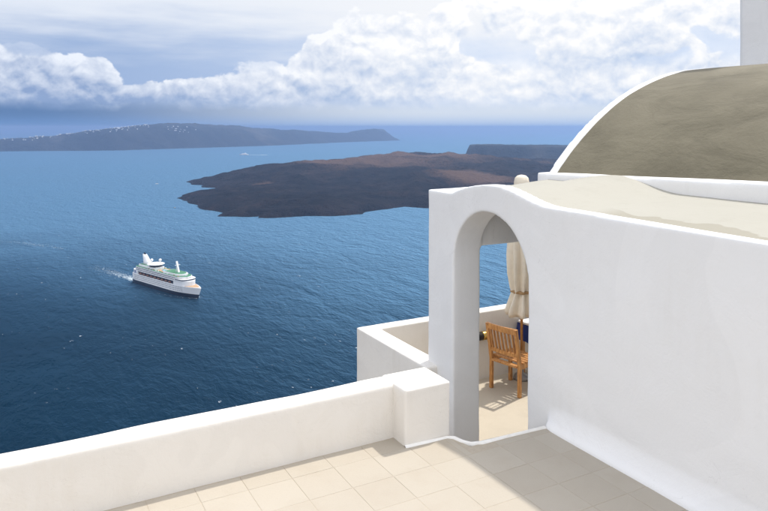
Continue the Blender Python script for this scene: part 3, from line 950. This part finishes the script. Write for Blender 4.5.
    slab('pool', M['pool'], -13, 1, 31.6, 31.8, .3, 4, 4, 3)
    slab('aft_deckhouse', M['hullwhite'], -80, -20, 31.1, 34.4, .70, 6, 4, 3)
    slab('aft_green_deck', M['deckgreen'], -78, -52, 34.4, 34.7, .62, 0, 4, 4)
    # round glazed lounge with white roof
    ml = Matrix.Translation((-36, 0, 0))
    bm = bmesh.new(); bm_lathe(bm, [(9, 34.4), (11.5, 36), (12.5, 38.0)], 32, ml); bm_obj('lounge_windows', bm, M['glassdark'], s, True)
    bm = bmesh.new(); bm_lathe(bm, [(12.8, 38.0), (15.0, 38.4), (15.0, 39.2), (10, 40.4), (3, 41.0)], 32, ml); bm_obj('lounge_roof', bm, M['hullwhite'], s, True)
    for x, y in ((-30, 5), (-41, -5)):
        bm = bmesh.new(); bm_lathe(bm, [(.8, 40), (.9, 43), (2.2, 44), (2.6, 45.6), (2.0, 47.2), (.4, 48)], 16, Matrix.Translation((x, y, 0))); bm_obj('radar_dome', bm, M['hullwhite'], s, True)
    # funnel with fins and emblem
    bm = bmesh.new()
    secs = [(34.4, -74, -52, 6.5), (40, -75, -57, 5.5), (46, -77, -63, 4.2), (51, -79, -68, 3.0)]
    rows = []
    for z, xa, xb, hw in secs:
        r_ = []
        for k in range(20):
            t_ = 2 * math.pi * k / 20
            r_.append(bm.verts.new(((xa + xb) / 2 + (xb - xa) / 2 * math.cos(t_), hw * math.sin(t_), z)))
        rows.append(r_)
    for r0, r1 in zip(rows, rows[1:]):
        for k in range(20): bm.faces.new((r0[k], r0[(k + 1) % 20], r1[(k + 1) % 20], r1[k]))
    bm.faces.new(rows[0][::-1]); bm.faces.new(rows[-1])
    fn = bm_obj('funnel', bm, M['hullwhite'], s, True)
    bm = bmesh.new()
    for x in (-76, -73.5, -71): bm_lathe(bm, [(.7, 50), (.7, 54)], 10, Matrix.Translation((x, 0, 0)))
    bm_obj('exhaust_pipe', bm, M['hulldark'], fn)
    # mast
    bm = bmesh.new()
    bm_beam(bm, (38, 0, 34), (31, 0, 52), 2.2, 3.0, (0, 1, 0)); bm_beam(bm, (34, -5, 46), (34, 5, 46), .8, .8); bm_beam(bm, (30, 0, 34), (32, 0, 47), 1.2, 1.2, (0, 1, 0))
    bm_obj('mast', bm, M['hullwhite'], s)
    # small emblem on the quarter, seen as a small dark-blue mark
    for sd_ in (-1, 1):
        bm = bmesh.new(); y = sd_ * (half(-82, 17) + .02)
        bm_box(bm, -86, -77, y - .1, y + .1, 19.2, 20.2); bm_box(bm, -82.2, -80.8, y - .1, y + .1, 20.2, 23.2); bm_box(bm, -85, -78, y - .1, y + .1, 22.0, 22.8)
        bm_obj('emblem', bm, M['logo'], s)
    # sun loungers' rows and deck lockers
    rg = random.Random(3)
    for k in range(26):
        x = rg.uniform(-50, 55); y = rg.choice((-1, 1)) * rg.uniform(9.5, 12)
        bm = bmesh.new(); bm_box(bm, x - 1.6, x + 1.6, y - .7, y + .7, 31.1, 32.2); bm_obj('deck_locker', bm, M['hullwhite'] if k % 3 else M['decktan'], s)
    return s, rz, c
ship, srz, sc_ = make_ship()

# ------------------------------------------------------------------ foam: wakes
def foam_mat():
    m, t, b = material('sea_foam')
    p = t.node('ShaderNodeTexCoord').outputs['Object']
    t.put(b.inputs['Base Color'], t.mix(t.noise(p, .3, 4), (.45, .58, .65), (.82, .86, .88)))
    b.inputs['Roughness'].default_value = .9
    return m
M['foam'] = foam_mat()
def foam(name, label, gen, n_, seed):
    rg = random.Random(seed); V_, F_ = [], []
    for _ in range(n_):
        x, y, r = gen(rg)
        m_ = 7; o = len(V_); ph = rg.random() * 6; st_ = rg.uniform(1.2, 3.2)
        for k in range(m_):
            t_ = ph + 2 * math.pi * k / m_; rr = r * rg.uniform(.5, 1.1)
            V_.append((x + rr * st_ * math.cos(t_), y + rr * math.sin(t_), rg.uniform(.05, .3)))
        F_.append(tuple(range(o, o + m_)))
    me_ = bpy.data.meshes.new(name); me_.from_pydata(V_, [], F_)
    o = link(name, me_, M['foam'])
    tag(o, label, kind='stuff')
    return o
def stern_wake(rg):
    d = rg.random() ** 2.2 * 190
    y = rg.gauss(0, 1) * (4 + d * .03) + d * d * .0002
    return (-97 - d, y, rg.uniform(.15, .75) * (1.15 - d / 210))
wk = foam('ship_wake', 'white foam wake trailing from the cruise ship stern', stern_wake, 1500, 1)
wk.location = ship.location; wk.rotation_euler = (0, 0, srz)
def bow_wake(rg):
    d = rg.random() ** 1.5 * 120; s_ = rg.choice((-1, 1))
    return (96 - d, s_ * (2 + min(15.5, d * .45) + max(0, d - 30) * .16 + abs(rg.gauss(0, 1)) * 1.8), rg.uniform(.15, .6) * (1.1 - d / 130))
bw = foam('bow_wave', 'thin foam lines spreading from the cruise ship bow', bow_wake, 170, 2)
bw.location = ship.location; bw.rotation_euler = (0, 0, srz)
def old_wake(rg):
    d = rg.random() * 300
    return (d, rg.gauss(0, 7) + 10 * math.sin(d * .012), rg.uniform(.1, .55))
ow = foam('foam_streak', 'faint foam streak left on the open water', old_wake, 420, 5)
x_, y_ = far(-1010, 1690); ow.location = (x_, y_, SEA_Z); ow.rotation_euler = (0, 0, -HEAD + R(-24))

# ------------------------------------------------------------------ small craft
def small_boat(name, label, cat, X, D, L, head, hullmat, sail=False):
    x, y = far(X, D)
    s = empty(name, (x, y, SEA_Z), head); tag(s, label, cat)
    bm = bmesh.new(); rows = []
    for z, k in ((-.04, .7), (.03, .9), (.085, 1.0)):
        r_ = []
        for i in range(24):
            t_ = 2 * math.pi * i / 24
            xx = L * .5 * math.cos(t_); yy = L * .13 * k * math.copysign(abs(math.sin(t_)) ** .7, math.sin(t_))
            r_.append(bm.verts.new((xx, yy, z * L)))
        rows.append(r_)
    for r0, r1 in zip(rows, rows[1:]):
        for i in range(24): bm.faces.new((r0[i], r0[(i + 1) % 24], r1[(i + 1) % 24], r1[i]))
    bm.faces.new(rows[0][::-1]); bm.faces.new(rows[-1])
    bm_obj('hull', bm, hullmat, s)
    bm = bmesh.new(); bm_box(bm, -.30 * L, .22 * L, -.09 * L, .09 * L, .085 * L, .16 * L, None, .01 * L); bm_obj('cabin', bm, M['hullwhite'] if not sail else hullmat, s)
    if sail:
        bm = bmesh.new(); bm_beam(bm, (.02 * L, 0, .08 * L), (.02 * L, 0, 1.2 * L), .02 * L, .02 * L, (0, 1, 0)); bm_obj('mast', bm, M['metal'], s)
    else:
        bm = bmesh.new(); bm_box(bm, -.2 * L, -.08 * L, -.04 * L, .04 * L, .16 * L, .23 * L, None, .008 * L); bm_obj('funnel', bm, M['hullwhite'], s)
    return s
small_boat('ferry', 'small white ferry with a wake far beyond the lava island', 'ferry', -1400, 6800, 90, -HEAD + R(178), M['hullwhite'])
def ferry_wake(rg):
    d = rg.random() ** 1.5 * 190
    return (d, rg.gauss(0, 4 + d * .05), rg.uniform(2, 6))
fw = foam('ferry_wake', 'white wake behind the far ferry', ferry_wake, 200, 9)
x_, y_ = far(-1360, 6800); fw.location = (x_, y_, SEA_Z); fw.rotation_euler = (0, 0, -HEAD)
small_boat('sailing_boat', 'tiny white sailing boat alone on the open bay', 'boat', -1115, 3340, 17, -HEAD + R(30), M['hullwhite'], True)
small_boat('fishing_boat', 'tiny dark boat off the tip of the lava island', 'boat', -724, 2351, 11, -HEAD + R(160), M['hulldark'])
small_boat('motor_boat', 'small white motor boat moored in the lava island cove', 'boat', -722, 3095, 22, -HEAD + R(15), M['hullwhite'])

# ------------------------------------------------------------------ village along the far ridge
def house_mesh(k):
    bm = bmesh.new()
    if k == 0:
        bm_box(bm, -9, 9, -6, 6, -6, 7); bm_box(bm, -5, 4, -6.3, -6, 0, 4.5); bm_box(bm, -9, 0, -4, 6, 7, 11)
    elif k == 1:
        bm_box(bm, -12, 12, -7, 7, -6, 6); bm_box(bm, 2, 12, -5, 7, 6, 12); bm_box(bm, -8, -6, 0, 2, 6, 9)
    else:
        bm_box(bm, -7, 7, -8, 8, -6, 6)
        pr = [(7 * math.cos(math.pi * i / 10), 6 + 5 * math.sin(math.pi * i / 10)) for i in range(11)]
        a_ = [bm.verts.new((p, -8, z)) for p, z in pr]; b_ = [bm.verts.new((p, 8, z)) for p, z in pr]
        bm.faces.new(a_); bm.faces.new(b_[::-1])
        for i in range(10): bm.faces.new((a_[i], a_[i + 1], b_[i + 1], b_[i]))
    bmesh.ops.recalc_face_normals(bm, faces=bm.faces)
    me_ = bpy.data.meshes.new('white_village_house'); bm.to_mesh(me_); bm.free(); me_.materials.append(M['hullwhite'])
    return me_
hm = [house_mesh(k) for k in range(3)]
fm = far_isle.data
fv = np.empty(len(fm.vertices) * 3, dtype=np.float32); fm.vertices.foreach_get('co', fv); fv = fv.reshape(-1, 3) + np.array(far_isle.location, dtype=np.float32)
camx = fv[:, 0] * ch - fv[:, 1] * sh; camd = fv[:, 0] * sh + fv[:, 1] * ch
elv = (fv[:, 2] - EYE) / camd
rg = random.Random(12)
made = 0
clusters = [(-.555, .012), (-.52, .010), (-.485, .014), (-.455, .012), (-.43, .010), (-.395, .009), (-.385, .012), (-.355, .006)]
for k in range(190):
    zone = rg.random()
    if zone < .85:
        cb, cw = clusters[min(7, int(rg.random() ** .8 * 8))]; bear = rg.gauss(cb, cw)
    else: bear = rg.gauss(-.30, .012)
    a_ = np.abs(camx / camd - bear) < .006
    ids = np.nonzero(a_ & (fv[:, 2] > SEA_Z + 25))[0]
    if len(ids) == 0: continue
    crest = elv[ids].max()
    want = crest - abs(rg.gauss(0, .0022)) - (.0 if zone < .85 else rg.uniform(.003, .014))
    j = ids[np.argmin(np.abs(elv[ids] - want) + (camd[ids] > camd[ids][np.argmax(elv[ids])]) * 1.0)]
    o = bpy.data.objects.new('white_village_house', hm[made % 3]); COL.objects.link(o)
    s_ = rg.uniform(.35, .85)
    o.location = (float(fv[j, 0]) + rg.uniform(-14, 14), float(fv[j, 1]) + rg.uniform(-14, 14), float(fv[j, 2]) + 1.5)
    o.rotation_euler = (0, 0, rg.uniform(0, 6.28)); o.scale = (s_, s_, s_ * .8)
    tag(o, 'tiny white house in the village on the far hazy island', 'house', 'village houses on the far island')
    made += 1

# ------------------------------------------------------------------ haze over the bay
hz_m = bpy.data.materials.new('sea_haze'); hz_m.use_nodes = True
ht = NT(hz_m.node_tree); ht.n.clear()
ho = ht.node('ShaderNodeOutputMaterial'); pv = ht.node('ShaderNodeVolumePrincipled')
pv.inputs['Color'].default_value = (.42, .58, .88, 1)
pv.inputs['Density'].default_value = 8.2e-5
pv.inputs['Anisotropy'].default_value = 0.72
ht.l.new(pv.outputs[0], ho.inputs['Volume'])
haze = mesh_obj('haze', *solid_box(-61000, 61000, -61000, 61000, SEA_Z - 12, 40), hz_m)
tag(haze, 'thin blue sea haze over the bay', kind='stuff')
